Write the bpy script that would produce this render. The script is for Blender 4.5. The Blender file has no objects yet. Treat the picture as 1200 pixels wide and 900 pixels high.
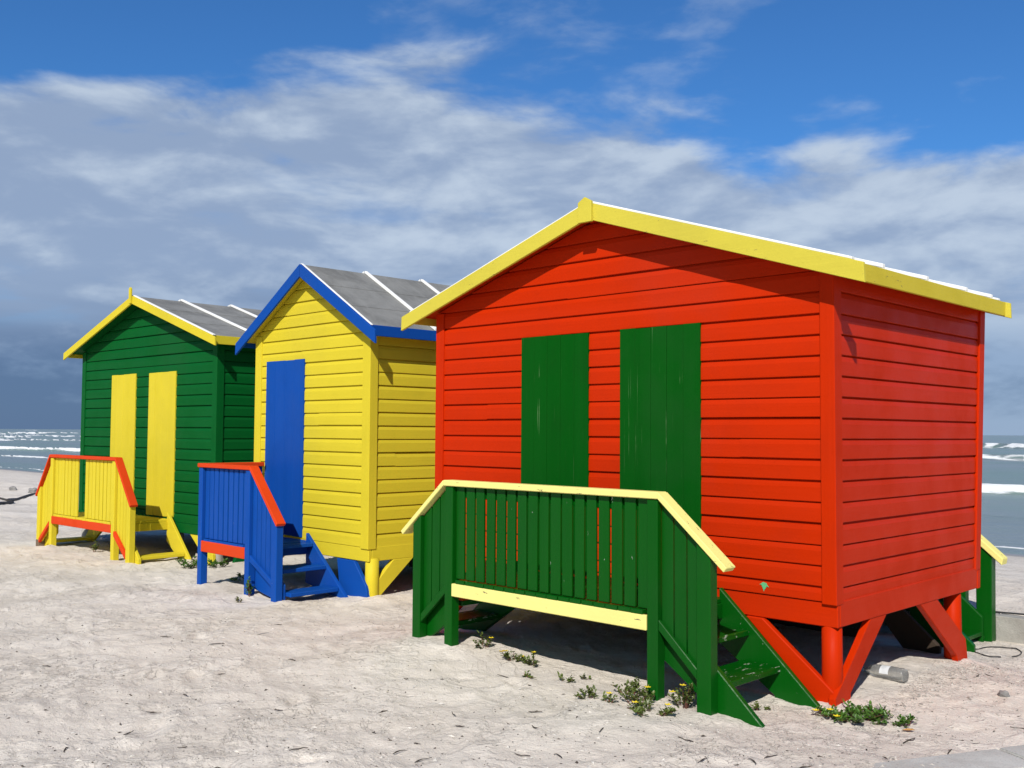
import bpy, bmesh, math, random
import numpy as np
from mathutils import Vector, Matrix

random.seed(7)
rng = np.random.default_rng(11)
scene = bpy.context.scene
COL = scene.collection

# ------------------------------------------------------------------ camera
CAM = Vector((2.84783848, -5.66846077, 1.6))
PITCH, ROLL, YAW = 0.04782618, 0.00624085, 0.77630948
cy_, sy_, cp_, sp_ = math.cos(YAW), math.sin(YAW), math.cos(PITCH), math.sin(PITCH)
fwd = Vector((-sy_ * cp_, cy_ * cp_, sp_))
rt0 = Vector((cy_, sy_, 0))
up0 = rt0.cross(fwd)
rt = math.cos(ROLL) * rt0 + math.sin(ROLL) * up0
up = -math.sin(ROLL) * rt0 + math.cos(ROLL) * up0
cd = bpy.data.cameras.new('camera')
cd.sensor_width = 36.0
cd.lens = 36.0 * 1176.233 / 1200.0
cd.clip_start, cd.clip_end = 0.05, 30000
cam = bpy.data.objects.new('camera', cd)
COL.objects.link(cam)
m = Matrix.Identity(4)
for i in range(3):
    m[i][0], m[i][1], m[i][2], m[i][3] = rt[i], up[i], -fwd[i], CAM[i]
cam.matrix_world = m
scene.camera = cam

# ------------------------------------------------------------------ sun, sky, exposure
SUN_TO = Vector((0.60, -1.0, 0.93)).normalized()
SUN_EL = math.asin(SUN_TO.z)
sd = bpy.data.lights.new('sun', 'SUN')
sd.energy = 5.0
sd.angle = math.radians(0.5)
sd.color = (1.0, 0.955, 0.88)
sun = bpy.data.objects.new('sun', sd)
COL.objects.link(sun)
sun.rotation_euler = SUN_TO.to_track_quat('Z', 'Y').to_euler()
scene.view_settings.view_transform = 'Standard'
scene.view_settings.look = 'None'
scene.view_settings.gamma = 1.0
scene.view_settings.exposure = -0.09
scene.view_settings.use_curve_mapping = False


class NT:
    """small helper to write node trees"""
    def __init__(s, tree):
        s.t = tree
        s.l = tree.links

    def n(s, typ, **kw):
        nd = s.t.nodes.new(typ)
        for k, v in kw.items():
            setattr(nd, k, v)
        return nd

    def put(s, sock, v):
        if isinstance(v, bpy.types.NodeSocket):
            s.l.new(v, sock)
        elif v is not None:
            sock.default_value = v

    def math(s, op, a, b=None, c=None, clamp=False):
        nd = s.n('ShaderNodeMath', operation=op, use_clamp=clamp)
        s.put(nd.inputs[0], a)
        if b is not None: s.put(nd.inputs[1], b)
        if c is not None: s.put(nd.inputs[2], c)
        return nd.outputs[0]

    def vmath(s, op, a, b=None):
        nd = s.n('ShaderNodeVectorMath', operation=op)
        s.put(nd.inputs[0], a)
        if b is not None: s.put(nd.inputs[1], b)
        return nd.outputs['Value'] if op in ('DOT_PRODUCT', 'LENGTH') else nd.outputs[0]

    def mix(s, f, a, b, blend='MIX'):
        nd = s.n('ShaderNodeMix', data_type='RGBA', blend_type=blend)
        s.put(nd.inputs[0], f)
        s.put(nd.inputs[6], a if isinstance(a, bpy.types.NodeSocket) else (*a, 1)[:4])
        s.put(nd.inputs[7], b if isinstance(b, bpy.types.NodeSocket) else (*b, 1)[:4])
        return nd.outputs[2]

    def noise(s, vec, scale, detail=4, rough=.55, dist=0.0):
        nd = s.n('ShaderNodeTexNoise')
        s.put(nd.inputs['Vector'], vec)
        nd.inputs['Scale'].default_value = scale
        nd.inputs['Detail'].default_value = detail
        nd.inputs['Roughness'].default_value = rough
        nd.inputs['Distortion'].default_value = dist
        return nd.outputs['Fac']

    def ramp(s, f, lo, hi, a=0.0, b=1.0):
        nd = s.n('ShaderNodeMapRange', interpolation_type='SMOOTHSTEP')
        s.put(nd.inputs[0], f)
        s.put(nd.inputs[1], lo)
        s.put(nd.inputs[2], hi)
        s.put(nd.inputs[3], a)
        s.put(nd.inputs[4], b)
        return nd.outputs[0]

    def scale(s, vec, xyz, loc=(0, 0, 0)):
        nd = s.n('ShaderNodeMapping')
        s.put(nd.inputs[0], vec)
        nd.inputs[1].default_value = loc
        nd.inputs[3].default_value = xyz
        return nd.outputs[0]

    def bump(s, h, strength, dist, normal=None):
        nd = s.n('ShaderNodeBump')
        nd.inputs['Strength'].default_value = strength
        nd.inputs['Distance'].default_value = dist
        s.put(nd.inputs['Height'], h)
        if normal is not None: s.put(nd.inputs['Normal'], normal)
        return nd.outputs[0]


world = bpy.data.worlds.new('World')
scene.world = world
world.use_nodes = True
w = NT(world.node_tree)
world.node_tree.nodes.clear()
sky = w.n('ShaderNodeTexSky', sky_type='NISHITA')
sky.sun_disc = False
sky.sun_elevation = SUN_EL
sky.sun_rotation = math.atan2(SUN_TO.x, SUN_TO.y)
sky.altitude = 0
sky.air_density = 1.0
sky.dust_density = 0.4
sky.ozone_density = 2.0
tc = w.n('ShaderNodeTexCoord')
D = tc.outputs['Generated']
sep = w.n('ShaderNodeSeparateXYZ')
w.put(sep.inputs[0], D)
dz = w.math('MAXIMUM', sep.outputs[2], 0.0)
inv = w.math('DIVIDE', 1.0, w.math('ADD', dz, 0.10))
q = w.vmath('MULTIPLY', D, (1, 1, 0))
sc_ = w.n('ShaderNodeVectorMath', operation='SCALE')
w.put(sc_.inputs[0], q)
w.put(sc_.inputs['Scale'], inv)
Q = sc_.outputs[0]                                   # the cloud sheet, seen in perspective
A = w.vmath('DOT_PRODUCT', Q, (-0.700, 0.714, 0))    # out to sea along the bank's depth
B = w.vmath('DOT_PRODUCT', Q, (0.714, 0.700, 0))     # along the bank
AB = w.n('ShaderNodeCombineXYZ')
w.put(AB.inputs[0], w.math('MULTIPLY', B, .8)); w.put(AB.inputs[1], A)
Q = AB.outputs[0]
n1 = w.noise(w.scale(Q, (1, 1, 1), (3.1, 1.7, 0)), 1.15, 7, .52, .35)
n2 = w.noise(w.scale(Q, (1, 1, 1), (9.4, 4.2, 2.0)), 3.0, 6, .52, .35)
n3 = w.noise(w.scale(Q, (1, 1, 1), (1.4, 8.2, 5.0)), 0.7, 5, .5, .2)
puff = w.noise(w.scale(D, (1, 1, 2.7), (2.3, .7, 1.1)), 6.5, 9, .55, .22)
puffb = w.noise(w.scale(D, (1, 1, 2.7), (2.3, .7, 1.1 + .05)), 6.5, 9, .55, .22)
relief = w.math('ADD', w.math('MULTIPLY', w.math('SUBTRACT', puff, puffb), 1.7), w.math('MULTIPLY', w.math('SUBTRACT', puff, .5), .8))
edge = w.math('ADD', A, w.math('MULTIPLY', w.math('SUBTRACT', n1, .5), 1.5))
edge = w.math('ADD', edge, w.math('MULTIPLY', w.math('SUBTRACT', n2, .5), .6))
edge = w.math('ADD', edge, w.math('MULTIPLY', w.math('SUBTRACT', puff, .5), .8))
edge = w.math('SUBTRACT', edge, w.math('MULTIPLY', B, .10))
bank = w.ramp(edge, 2.2, 2.55)
holes = w.ramp(w.math('ADD', n1, w.math('MULTIPLY', puff, .8)), .64, .84, .80, 1.0)
lowfill = w.ramp(A, 3.4, 4.8)
bank = w.math('MULTIPLY', bank, w.math('MAXIMUM', holes, lowfill))
wisp = w.math('MULTIPLY', w.ramp(w.math('ADD', n1, w.math('MULTIPLY', w.math('SUBTRACT', puff, .5), 1.1)), .60, .80), .28)
dens = w.math('MAXIMUM', bank, wisp, clamp=True)
lit = w.ramp(w.math('ADD', w.math('ADD', relief, .5), w.math('ADD', w.math('MULTIPLY', w.math('SUBTRACT', n3, .5), .9), w.math('MULTIPLY', B, .08))), .18, .92)
cl_near = w.mix(lit, (5.3, 6.9, 9.8), (9.6, 11.2, 13.3))
cl_far = w.mix(lit, (1.9, 3.0, 5.5), (4.7, 6.5, 9.7))
deep = w.ramp(w.math('ADD', A, w.math('MULTIPLY', w.math('SUBTRACT', n3, .5), 2.4)), 3.3, 5.6)
deep = w.math('SUBTRACT', deep, w.ramp(B, -1.0, 5.0, 0.0, .18), clamp=True)
ccol = w.mix(deep, cl_near, cl_far)
away = w.ramp(w.vmath('DOT_PRODUCT', D, (-0.700, 0.714, 0)), -.35, .45)      # the sky is bluest opposite the sun
skyc = w.mix(1.0, sky.outputs[0], w.mix(away, (0.70, 0.92, 1.15), (0.60, 1.32, 2.12)), 'MULTIPLY')
allsky = w.mix(w.math('MULTIPLY', dens, .93), skyc, ccol)
bg = w.n('ShaderNodeBackground')
w.put(bg.inputs[0], allsky)
bg.inputs[1].default_value = 0.06
wo = w.n('ShaderNodeOutputWorld')
w.l.new(bg.outputs[0], wo.inputs[0])


# ------------------------------------------------------------------ materials
def newmat(name):
    mt = bpy.data.materials.new(name)
    mt.use_nodes = True
    t = NT(mt.node_tree)
    mt.node_tree.nodes.clear()
    out = t.n('ShaderNodeOutputMaterial')
    b = t.n('ShaderNodeBsdfPrincipled')
    t.l.new(b.outputs[0], out.inputs[0])
    return mt, t, b


def paint(name, rgb, rough=.5, grain='x', chip=(.55, .5, .42), chips=.0, wear=.35, spec=.06, streak=None):
    """old gloss paint on sawn boards: brush marks along the grain, grime blotches, pin-prick chips"""
    mt, t, b = newmat(name)
    co = t.n('ShaderNodeTexCoord').outputs['Object']
    g = {'x': (2.2, 60, 60), 'y': (60, 2.2, 60), 'z': (60, 60, 2.2)}[grain]
    gr = t.noise(t.scale(co, g), 1.0, 5, .6)
    bl = t.noise(co, 2.3, 6, .6, .3)
    fine = t.noise(co, 38, 4, .6)
    f = t.math('MULTIPLY', t.ramp(bl, .42, .75), wear)
    c = t.mix(f, rgb, tuple(x * .74 + .002 for x in rgb))
    c = t.mix(t.math('MULTIPLY', t.ramp(gr, .45, .8), .22), c, tuple(min(1, x * 1.14 + .002) for x in rgb))
    c = t.mix(t.math('MULTIPLY', t.ramp(fine, .55, .8), .16), c, tuple(x * .6 for x in rgb))
    lay = {'x': (.22, .22, 7.3), 'y': (.22, .22, 7.3), 'z': (7.3, .22, .22)}[grain]
    c = t.mix(t.math('MULTIPLY', t.ramp(t.noise(t.scale(co, lay), 1.0, 2, .5), .35, .65), .5), c, t.mix(.5, c, tuple(min(1, x * 1.12 + .004) for x in rgb)))
    c = t.mix(t.math('MULTIPLY', t.ramp(t.noise(t.scale(co, (1, 1, 1), (5, 2, 1)), .9, 5, .6), .5, .72), .35), c, tuple(x * .80 + .012 for x in rgb))
    if streak:
        sg = t.noise(t.scale(co, (95, 95, .9)), 1.0, 2, .5)
        sm = t.math('MULTIPLY', t.ramp(sg, .66, .74), t.ramp(t.noise(co, 4.5, 3, .6), .42, .60))
        c = t.mix(t.math('MULTIPLY', sm, .75), c, streak)
    if chips > 0:
        v = t.noise(t.scale(co, {'x': (9, 30, 30), 'y': (30, 9, 30), 'z': (30, 30, 9)}[grain]), 1.0, 6, .72)
        c = t.mix(t.ramp(v, .80 - chips, .83 - chips), c, chip)
    t.put(b.inputs['Base Color'], c)
    t.put(b.inputs['Roughness'], t.ramp(bl, .3, .8, rough - .08, rough + .16))
    b.inputs['Specular IOR Level'].default_value = spec
    h = t.math('ADD', t.math('MULTIPLY', gr, 1.0), t.math('MULTIPLY', fine, .5))
    t.put(b.inputs['Normal'], t.bump(h, .35, .004))
    return mt


RED = (.495, .0225, .0004)
YEL = (.62, .505, .030)
BLU = (.005, .063, .325)
GRN = (.0014, .088, .015)
GRN2 = (.0008, .072, .003)
M = {}
M['red'] = paint('red_paint', RED, .55, 'x', chips=.03)
M['red_side'] = paint('red_paint_across', RED, .42, 'y', chips=.03)
M['red_post'] = paint('red_paint_upright', RED, .5, 'z', chips=.03)
M['yellow'] = paint('yellow_paint', YEL, .5, 'x', chips=.02, wear=.22)
M['yellow_side'] = paint('yellow_paint_across', YEL, .5, 'y', chips=.02, wear=.3)
M['yellow_post'] = paint('yellow_paint_upright', YEL, .5, 'z', chip=(.3, .22, .12), chips=.05, wear=.25)
M['hutgreen'] = paint('bottle_green_paint', GRN, .55, 'x', wear=.4)
M['hutgreen_side'] = paint('bottle_green_paint_across', GRN, .55, 'y', wear=.4)
M['hutgreen_post'] = paint('bottle_green_paint_upright', GRN, .55, 'z', wear=.4)
M['green'] = paint('green_porch_paint', GRN2, .36, 'z', chip=(.6, .6, .55), chips=.115, wear=.4, spec=.16)
M['green_tread'] = paint('worn_green_tread_paint', GRN2, .4, 'y', chip=(.33, .38, .30), chips=.21, wear=.5, spec=.2)
M['green_door'] = paint('green_door_paint', GRN2, .55, 'z', chips=.0, wear=.5, streak=(.20, .33, .16))
M['blue'] = paint('blue_paint', BLU, .42, 'z', chip=(.5, .5, .5), chips=.08, wear=.3)
M['blue_x'] = paint('blue_paint_across', BLU, .45, 'x', chip=(.5, .5, .5), chips=.02, wear=.3)
M['cream'] = paint('pale_yellow_paint', (.80, .73, .24), .55, 'x', chip=(.16, .13, .08), chips=.175, wear=.15)
M['barge'] = paint('barge_yellow_paint', (.575, .495, .058), .6, 'x', chip=(.2, .15, .06), chips=.15, wear=.35)
M['barge_y'] = paint('barge_yellow_paint_across', (.575, .465, .042), .6, 'y', chip=(.2, .15, .06), chips=.15, wear=.45)
M['orange'] = paint('orange_red_paint', (.62, .052, .008), .5, 'x', chips=.02)
M['white'] = paint('white_paint', (.82, .82, .80), .5, 'x', chips=.02, chip=(.3, .3, .3), wear=.1)
M['greypost'] = paint('grey_concrete_pole', (.42, .40, .36), .8, 'z', wear=.4)
M['bare'] = paint('bare_weathered_wood', (.17, .125, .085), .8, 'z', chips=.05, chip=(.35, .3, .25), wear=.6)
M['dark'] = paint('dark_underfloor_timber', (.055, .04, .03), .8, 'x')
M['starpaint'] = paint('mint_spray_paint', (.12, .45, .20), .6, 'x', chips=.09, chip=RED, wear=.3)


def mat_felt(rgb):
    mt, t, b = newmat('grey_roofing_felt')
    co = t.n('ShaderNodeTexCoord').outputs['Object']
    s = t.noise(co, 160, 3, .7)
    bl = t.noise(co, 2.6, 6, .65, .4)
    st = t.noise(t.scale(co, (1.2, 9, 1.2)), 1.0, 5, .6)
    c = t.mix(t.ramp(bl, .35, .7), rgb, tuple(x * .62 for x in rgb))
    c = t.mix(t.math('MULTIPLY', t.ramp(st, .5, .8), .5), c, tuple(x * 1.25 for x in rgb))
    c = t.mix(t.math('MULTIPLY', t.ramp(s, .45, .75), .5), c, tuple(x * .45 for x in rgb))
    t.put(b.inputs['Base Color'], c)
    b.inputs['Roughness'].default_value = .85
    t.put(b.inputs['Normal'], t.bump(t.math('ADD', s, t.math('MULTIPLY', bl, 2)), .5, .006))
    return mt


M['felt'] = mat_felt((.245, .245, .235))


def mat_sand():
    mt, t, b = newmat('pale_beach_sand')
    geo = t.n('ShaderNodeNewGeometry')
    co = geo.outputs['Position']
    s3 = t.n('ShaderNodeSeparateXYZ')
    t.put(s3.inputs[0], co)
    big = t.noise(co, .7, 6, .6, .3)
    mid = t.noise(co, 4.5, 7, .66, .4)
    grain = t.noise(co, 130, 3, .75)
    speck = t.noise(co, 46, 4, .8)
    lump = t.noise(co, 19, 6, .7, .6)
    cr = t.noise(t.scale(co, (1, 1, 0)), 1.5, 9, .66, .6)
    crust = t.ramp(cr, .50, .545)                              # dry crust left in plates on the softer sand
    ridge = t.math('ABSOLUTE', t.math('SUBTRACT', t.noise(co, 6.5, 6, .62, 1.1), .5))
    crack = t.math('MULTIPLY', t.ramp(ridge, .0, .012, 1.0, 0.0), t.ramp(big, .42, .6))
    c = t.mix(t.ramp(big, .35, .68), (.77, .70, .615), (.70, .63, .545))
    c = t.mix(t.math('MULTIPLY', crust, .62), c, (.85, .78, .69))
    c = t.mix(t.math('MULTIPLY', t.ramp(mid, .42, .68), .35), c, (.80, .72, .62))
    c = t.mix(t.math('MULTIPLY', t.ramp(grain, .45, .72), .26), c, (.36, .31, .26))
    c = t.mix(t.math('MULTIPLY', t.ramp(speck, .70, .75), .7), c, (.12, .10, .08))
    # smooth wet sand near the water
    hz = t.math('ADD', s3.outputs[2], t.math('MULTIPLY', t.math('SUBTRACT', big, .5), .22))
    wet = t.ramp(hz, -1.34, -1.12, 1.0, 0.0)
    damp = t.ramp(hz, -1.2, -.55, .35, 0.0)
    c = t.mix(damp, c, (.40, .36, .32))
    c = t.mix(wet, c, (.24, .225, .215))
    t.put(b.inputs['Base Color'], c)
    t.put(b.inputs['Roughness'], t.math('SUBTRACT', .92, t.math('MULTIPLY', wet, .62)))
    b.inputs['Specular IOR Level'].default_value = .25
    h = t.math('ADD', t.math('MULTIPLY', lump, .014), t.math('MULTIPLY', mid, .026))
    h = t.math('ADD', h, t.math('MULTIPLY', speck, .006))
    h = t.math('ADD', h, t.math('MULTIPLY', grain, .004))
    h = t.math('ADD', h, t.math('MULTIPLY', crust, .007))
    h = t.math('SUBTRACT', h, t.math('MULTIPLY', crack, .010))
    dry = t.math('SUBTRACT', 1.0, wet)
    t.put(b.inputs['Normal'], t.bump(t.math('MULTIPLY', h, dry), .8, 1.0))
    return mt


def mat_water():
    mt, t, b = newmat('sea_water')
    co = t.n('ShaderNodeNewGeometry').outputs['Position']
    at = t.n('ShaderNodeAttribute', attribute_name='foam').outputs['Fac']
    chop = t.noise(t.scale(co, (.5, 1.4, 1)), 1.0, 7, .62, .4)
    fine = t.noise(t.scale(co, (2.2, 4.5, 1)), 1.0, 5, .6)
    big = t.noise(t.scale(co, (.02, .05, 1)), 1.0, 5, .6)
    streaks = t.noise(t.scale(co, (.25, 1.1, 1)), 1.0, 8, .66, 1.2)
    c = t.mix(t.ramp(big, .35, .65), (.205, .25, .265), (.17, .25, .225))
    f = t.ramp(t.math('ADD', at, t.math('MULTIPLY', t.math('SUBTRACT', streaks, .5), .9)), .38, .62)
    c2 = t.mix(f, c, (.80, .82, .83))
    t.put(b.inputs['Base Color'], c2)
    t.put(b.inputs['Roughness'], t.math('ADD', .30, t.math('MULTIPLY', f, .6)))
    b.inputs['IOR'].default_value = 1.33
    h = t.math('ADD', t.math('MULTIPLY', chop, .35), t.math('MULTIPLY', fine, .08))
    h = t.math('ADD', h, t.math('MULTIPLY', f, .15))
    t.put(b.inputs['Normal'], t.bump(h, .7, 1.0))
    return mt


def mat_concrete(name, ca, cb):
    mt, t, b = newmat(name)
    co = t.n('ShaderNodeNewGeometry').outputs['Position']
    bl = t.noise(co, 3, 6, .65, .3)
    sp = t.noise(co, 90, 3, .7)
    pit = t.noise(co, 34, 4, .7)
    c = t.mix(t.ramp(bl, .35, .7), ca, cb)
    c = t.mix(t.math('MULTIPLY', t.ramp(sp, .5, .75), .45), c, (.20, .19, .17))
    c = t.mix(t.ramp(pit, .68, .74), c, (.12, .11, .10))
    t.put(b.inputs['Base Color'], c)
    b.inputs['Roughness'].default_value = .88
    t.put(b.inputs['Normal'], t.bump(t.math('ADD', sp, pit), .5, .008))
    return mt


def simple(name, rgb, rough=.6, var=.35, scale=20, **kw):
    mt, t, b = newmat(name)
    co = t.n('ShaderNodeTexCoord').outputs['Object']
    n = t.noise(co, scale, 5, .6)
    t.put(b.inputs['Base Color'], t.mix(t.ramp(n, .35, .7), rgb, tuple(x * (1 - var) for x in rgb)))
    b.inputs['Roughness'].default_value = rough
    for k, v in kw.items():
        b.inputs[k].default_value = v
    return mt


M['sand'] = mat_sand()
M['water'] = mat_water()
M['concrete'] = mat_concrete('pale_concrete', (.56, .56, .53), (.44, .43, .40))
M['wallconcrete'] = mat_concrete('weathered_concrete', (.40, .39, .36), (.27, .26, .235))
M['leaf'] = simple('fleshy_leaf', (.11, .15, .03), .45, .5, 9)
M['leaf_b'] = simple('bright_leaf', (.085, .19, .025), .4, .45, 9)
M['flower'] = simple('yellow_petal', (.80, .62, .02), .5, .15)
M['stem'] = simple('reddish_stem', (.16, .06, .04), .6)
M['twig'] = simple('dry_twig', (.075, .058, .045), .85, .5, 30)
M['kelp'] = simple('dried_kelp', (.035, .030, .028), .6, .4, 8)
M['pebble'] = simple('pale_pebble', (.52, .47, .42), .8, .55, 40)
M['shell'] = simple('broken_shell', (.70, .66, .60), .6, .3, 6)
M['rock'] = simple('grey_rock', (.30, .29, .28), .85, .5, 7)
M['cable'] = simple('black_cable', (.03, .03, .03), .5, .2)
M['leafdry'] = simple('dry_orange_leaf', (.55, .30, .09), .7, .3, 20)
M['plastic'] = simple('scuffed_clear_plastic', (.62, .62, .60), .22, .2, 30, **{'Transmission Weight': .75, 'IOR': 1.35})
M['paper'] = simple('white_paper_label', (.75, .77, .80), .6, .25, 12)
M['bluecap'] = simple('pale_print', (.25, .42, .62), .6, .2, 14)


# ------------------------------------------------------------------ mesh helpers
def tag(o, label=None, cat=None, group=None, kind=None):
    if label: o['label'] = label
    if cat: o['category'] = cat
    if group: o['group'] = group
    if kind: o['kind'] = kind
    return o


def link(name, bm, mat, parent=None, smooth=False, recalc=True):
    me = bpy.data.meshes.new(name)
    if recalc:
        bmesh.ops.recalc_face_normals(bm, faces=bm.faces[:])
    bm.to_mesh(me)
    bm.free()
    me.materials.append(mat)
    if smooth:
        me.polygons.foreach_set('use_smooth', [True] * len(me.polygons))
    o = bpy.data.objects.new(name, me)
    COL.objects.link(o)
    if parent is not None:
        o.parent = parent
    return o


def prism(bm, poly, axis, a, b, bevel=.004):
    """closed polygon extruded along axis from a to b. poly is in the two other axes (x,z for 'y'; y,z for 'x'; x,y for 'z')"""
    def P(u, v, s):
        return {'y': (u, s, v), 'x': (s, u, v), 'z': (u, v, s)}[axis]
    va = [bm.verts.new(P(u, v, a)) for u, v in poly]
    vb = [bm.verts.new(P(u, v, b)) for u, v in poly]
    n = len(poly)
    fs = [bm.faces.new(va), bm.faces.new(vb[::-1])]
    for i in range(n):
        fs.append(bm.faces.new((va[i], vb[i], vb[(i + 1) % n], va[(i + 1) % n])))
    bmesh.ops.recalc_face_normals(bm, faces=fs)
    if bevel:
        es = list({e for f in fs for e in f.edges})
        bmesh.ops.bevel(bm, geom=es, offset=bevel, segments=1, affect='EDGES', clamp_overlap=True)


def box(bm, x0, x1, y0, y1, z0, z1, bevel=.004):
    prism(bm, [(x0, z0), (x1, z0), (x1, z1), (x0, z1)], 'y', y0, y1, bevel)


def tube(bm, pts, radii, seg=8, jitter=0):
    rings = []
    n = len(pts)
    for i, p in enumerate(pts):
        d = (Vector(pts[min(i + 1, n - 1)]) - Vector(pts[max(i - 1, 0)])).normalized()
        u = d.cross(Vector((0, 0, 1)) if abs(d.z) < .9 else Vector((1, 0, 0))).normalized()
        v = d.cross(u)
        r = radii[i] if hasattr(radii, '__len__') else radii
        rings.append([bm.verts.new(Vector(p) + (u * math.cos(a) + v * math.sin(a)) * r * (1 + random.uniform(-jitter, jitter)))
                      for a in [2 * math.pi * k / seg for k in range(seg)]])
    for i in range(n - 1):
        for k in range(seg):
            bm.faces.new((rings[i][k], rings[i][(k + 1) % seg], rings[i + 1][(k + 1) % seg], rings[i + 1][k]))
    bm.faces.new(rings[0][::-1])
    bm.faces.new(rings[-1])


def siding(bm, zs, u0, u1, axis, out, cut=None, zend=None):
    """shiplap boards. zs: heights of the board joints. The boards run along u; `out` is the outward sign on the other
    axis (face at 0). Each board has a flat face, a chamfer at its top and a dark joint under the lip of the one above."""
    nseg = max(3, int(abs(u1 - u0) / .45))
    for i in range(len(zs) - 1):
        p = zs[i + 1] - zs[i]
        z = zs[i]
        off = random.uniform(-.001, .001)
        prof = [(-.006, 0.0), (.0105 + off, 0.002), (.012 + off, .005), (.0115 + off, p - .040), (.0045, p - .011), (-.004, p - .009), (-.010, p + .004)]
        cols = []
        ja = random.uniform(-.0015, .0015)
        us = [u0 + (u1 - u0) * k / nseg for k in range(nseg + 1)]
        step = {}
        if random.random() < .16 and nseg > 3:                 # a butt joint: the next board sits a little higher or lower
            uj = u0 + (u1 - u0) * random.uniform(.12, .88)
            us = sorted(us + [uj, uj + .022], reverse=u1 < u0)
            step = {uj + .022: random.choice((-1, 1)) * random.uniform(.003, .006)}
        for u in us:
            ja += random.uniform(-.0004, .0004) + step.get(u, 0)
            row = []
            for d, zz in prof:
                co = (u, out * d, z + zz + ja) if axis == 'x' else (out * d, u, z + zz + ja)
                row.append(bm.verts.new(co))
            cols.append(row)
        for k in range(len(us) - 1):
            for j in range(len(prof) - 1):
                bm.faces.new((cols[k][j], cols[k + 1][j], cols[k + 1][j + 1], cols[k][j + 1]))


def cut_above(bm, pt, no):
    g = bm.verts[:] + bm.edges[:] + bm.faces[:]
    bmesh.ops.bisect_plane(bm, geom=g, plane_co=pt, plane_no=no, clear_outer=True)


# ------------------------------------------------------------------ ground heights
def vnoise(x, y, seed):
    r = np.random.default_rng(seed).random((256, 256))
    xi, yi = np.floor(x).astype(int), np.floor(y).astype(int)
    fx, fy = x - xi, y - yi
    fx, fy = fx * fx * (3 - 2 * fx), fy * fy * (3 - 2 * fy)
    a = r[xi % 256, yi % 256]; b = r[(xi + 1) % 256, yi % 256]
    c = r[xi % 256, (yi + 1) % 256]; d = r[(xi + 1) % 256, (yi + 1) % 256]
    return (a * (1 - fx) + b * fx) * (1 - fy) + (c * (1 - fx) + d * fx) * fy - .5


def fbm(x, y, s, seed, octs=4, gain=.5):
    t = 0; a = 1.0
    for o in range(octs):
        t = t + a * vnoise(x * s + 17.3 * o, y * s + 5.1 * o, seed + o)
        a *= gain; s *= 2.03
    return t


FOOT = [(random.uniform(-12, 5), random.uniform(-6.5, 1.5), random.uniform(0, 3.14), random.uniform(.10, .17), random.uniform(.005, .015)) for _ in range(480)]
WALL_Y = 3.36
POSTS = [(-.06, .03), (-.06, 1.95), (-.76, -.72), (-.42, -.76), (-2.56, -.75), (-4.9, .30), (-5.28, -.44), (-5.75, -.43), (-6.75, -.42), (-8.80, -.30), (-9.17, -.30), (-11.0, -.35)]


def ground_z(x, y):
    x = np.asarray(x, float); y = np.asarray(y, float)
    base = np.interp(y, [-40, 1.2, 3.2, 5.5, 21.5, 34, 80], [.10, 0, -.12, -.04, -1.40, -2.0, -4.0])
    # the low wall holds the upper beach back behind the red hut
    back = np.interp(y, [3.3, 3.42, 5.5, 8], [0, .20, .10, 0])
    base = base + back * np.clip((x + 5.0) / 1.5, 0, 1)
    dry = np.clip((16 - y) / 8, 0.04, 1)
    z = base + dry * (.055 * fbm(x, y, .55, 3, 3) + .021 * fbm(x, y, 2.4, 20, 3) + .014 * fbm(x, y, 8.5, 40, 4, .62))
    near = (np.abs(x) < 14) & (np.abs(y) < 8)
    if z.ndim and near.any():
        zn = z[near]; xn = x[near]; yn = y[near]
        for fx, fy, fa, L, dp in FOOT:
            mk = (np.abs(xn - fx) < .45) & (np.abs(yn - fy) < .45)
            if not mk.any(): continue
            dx, dy = xn[mk] - fx, yn[mk] - fy
            u = (dx * math.cos(fa) + dy * math.sin(fa)) / L
            v = (-dx * math.sin(fa) + dy * math.cos(fa)) / (L * .5)
            r2 = u * u + v * v
            zn[mk] += dp * (-np.exp(-r2 * 1.6) + .75 * np.exp(-(np.sqrt(r2) - 1.35) ** 2 * 5))
        z[near] = zn
    for px, py in POSTS:                                         # sand banked against the posts
        r2 = (x - px) ** 2 + (y - py) ** 2
        z = z + .024 * np.exp(-r2 / .15 ** 2)
    z = z + .075 * np.exp(-((x + 2.85) / .55) ** 2 - ((y + .75) / .5) ** 2)      # sand drifted up round the left stair of the green porch
    return z


def gz(x, y):
    return float(ground_z(np.array([x]), np.array([y]))[0])


def mesh_from_grid(name, X, Y, Z, mat, closed=False, attrs=None, smooth=True):
    nr, nc = X.shape
    me = bpy.data.meshes.new(name)
    co = np.stack([X, Y, Z], -1).reshape(-1, 3).astype(np.float32)
    jj = np.arange(nc if closed else nc - 1)
    ii = np.arange(nr - 1)
    I, J = np.meshgrid(ii, jj, indexing='ij')
    J2 = (J + 1) % nc
    quads = np.stack([I * nc + J, I * nc + J2, (I + 1) * nc + J2, (I + 1) * nc + J], -1).reshape(-1, 4).astype(np.int32)
    me.vertices.add(len(co)); me.vertices.foreach_set('co', co.ravel())
    me.loops.add(quads.size); me.loops.foreach_set('vertex_index', quads.ravel())
    me.polygons.add(len(quads)); me.polygons.foreach_set('loop_start', np.arange(len(quads), dtype=np.int32) * 4)
    me.polygons.foreach_set('use_smooth', np.full(len(quads), smooth))
    me.update(calc_edges=True)
    for k, v in (attrs or {}).items():
        a = me.attributes.new(k, 'FLOAT', 'POINT')
        a.data.foreach_set('value', v.ravel().astype(np.float32))
    me.materials.append(mat)
    o = bpy.data.objects.new(name, me)
    COL.objects.link(o)
    return o


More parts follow.
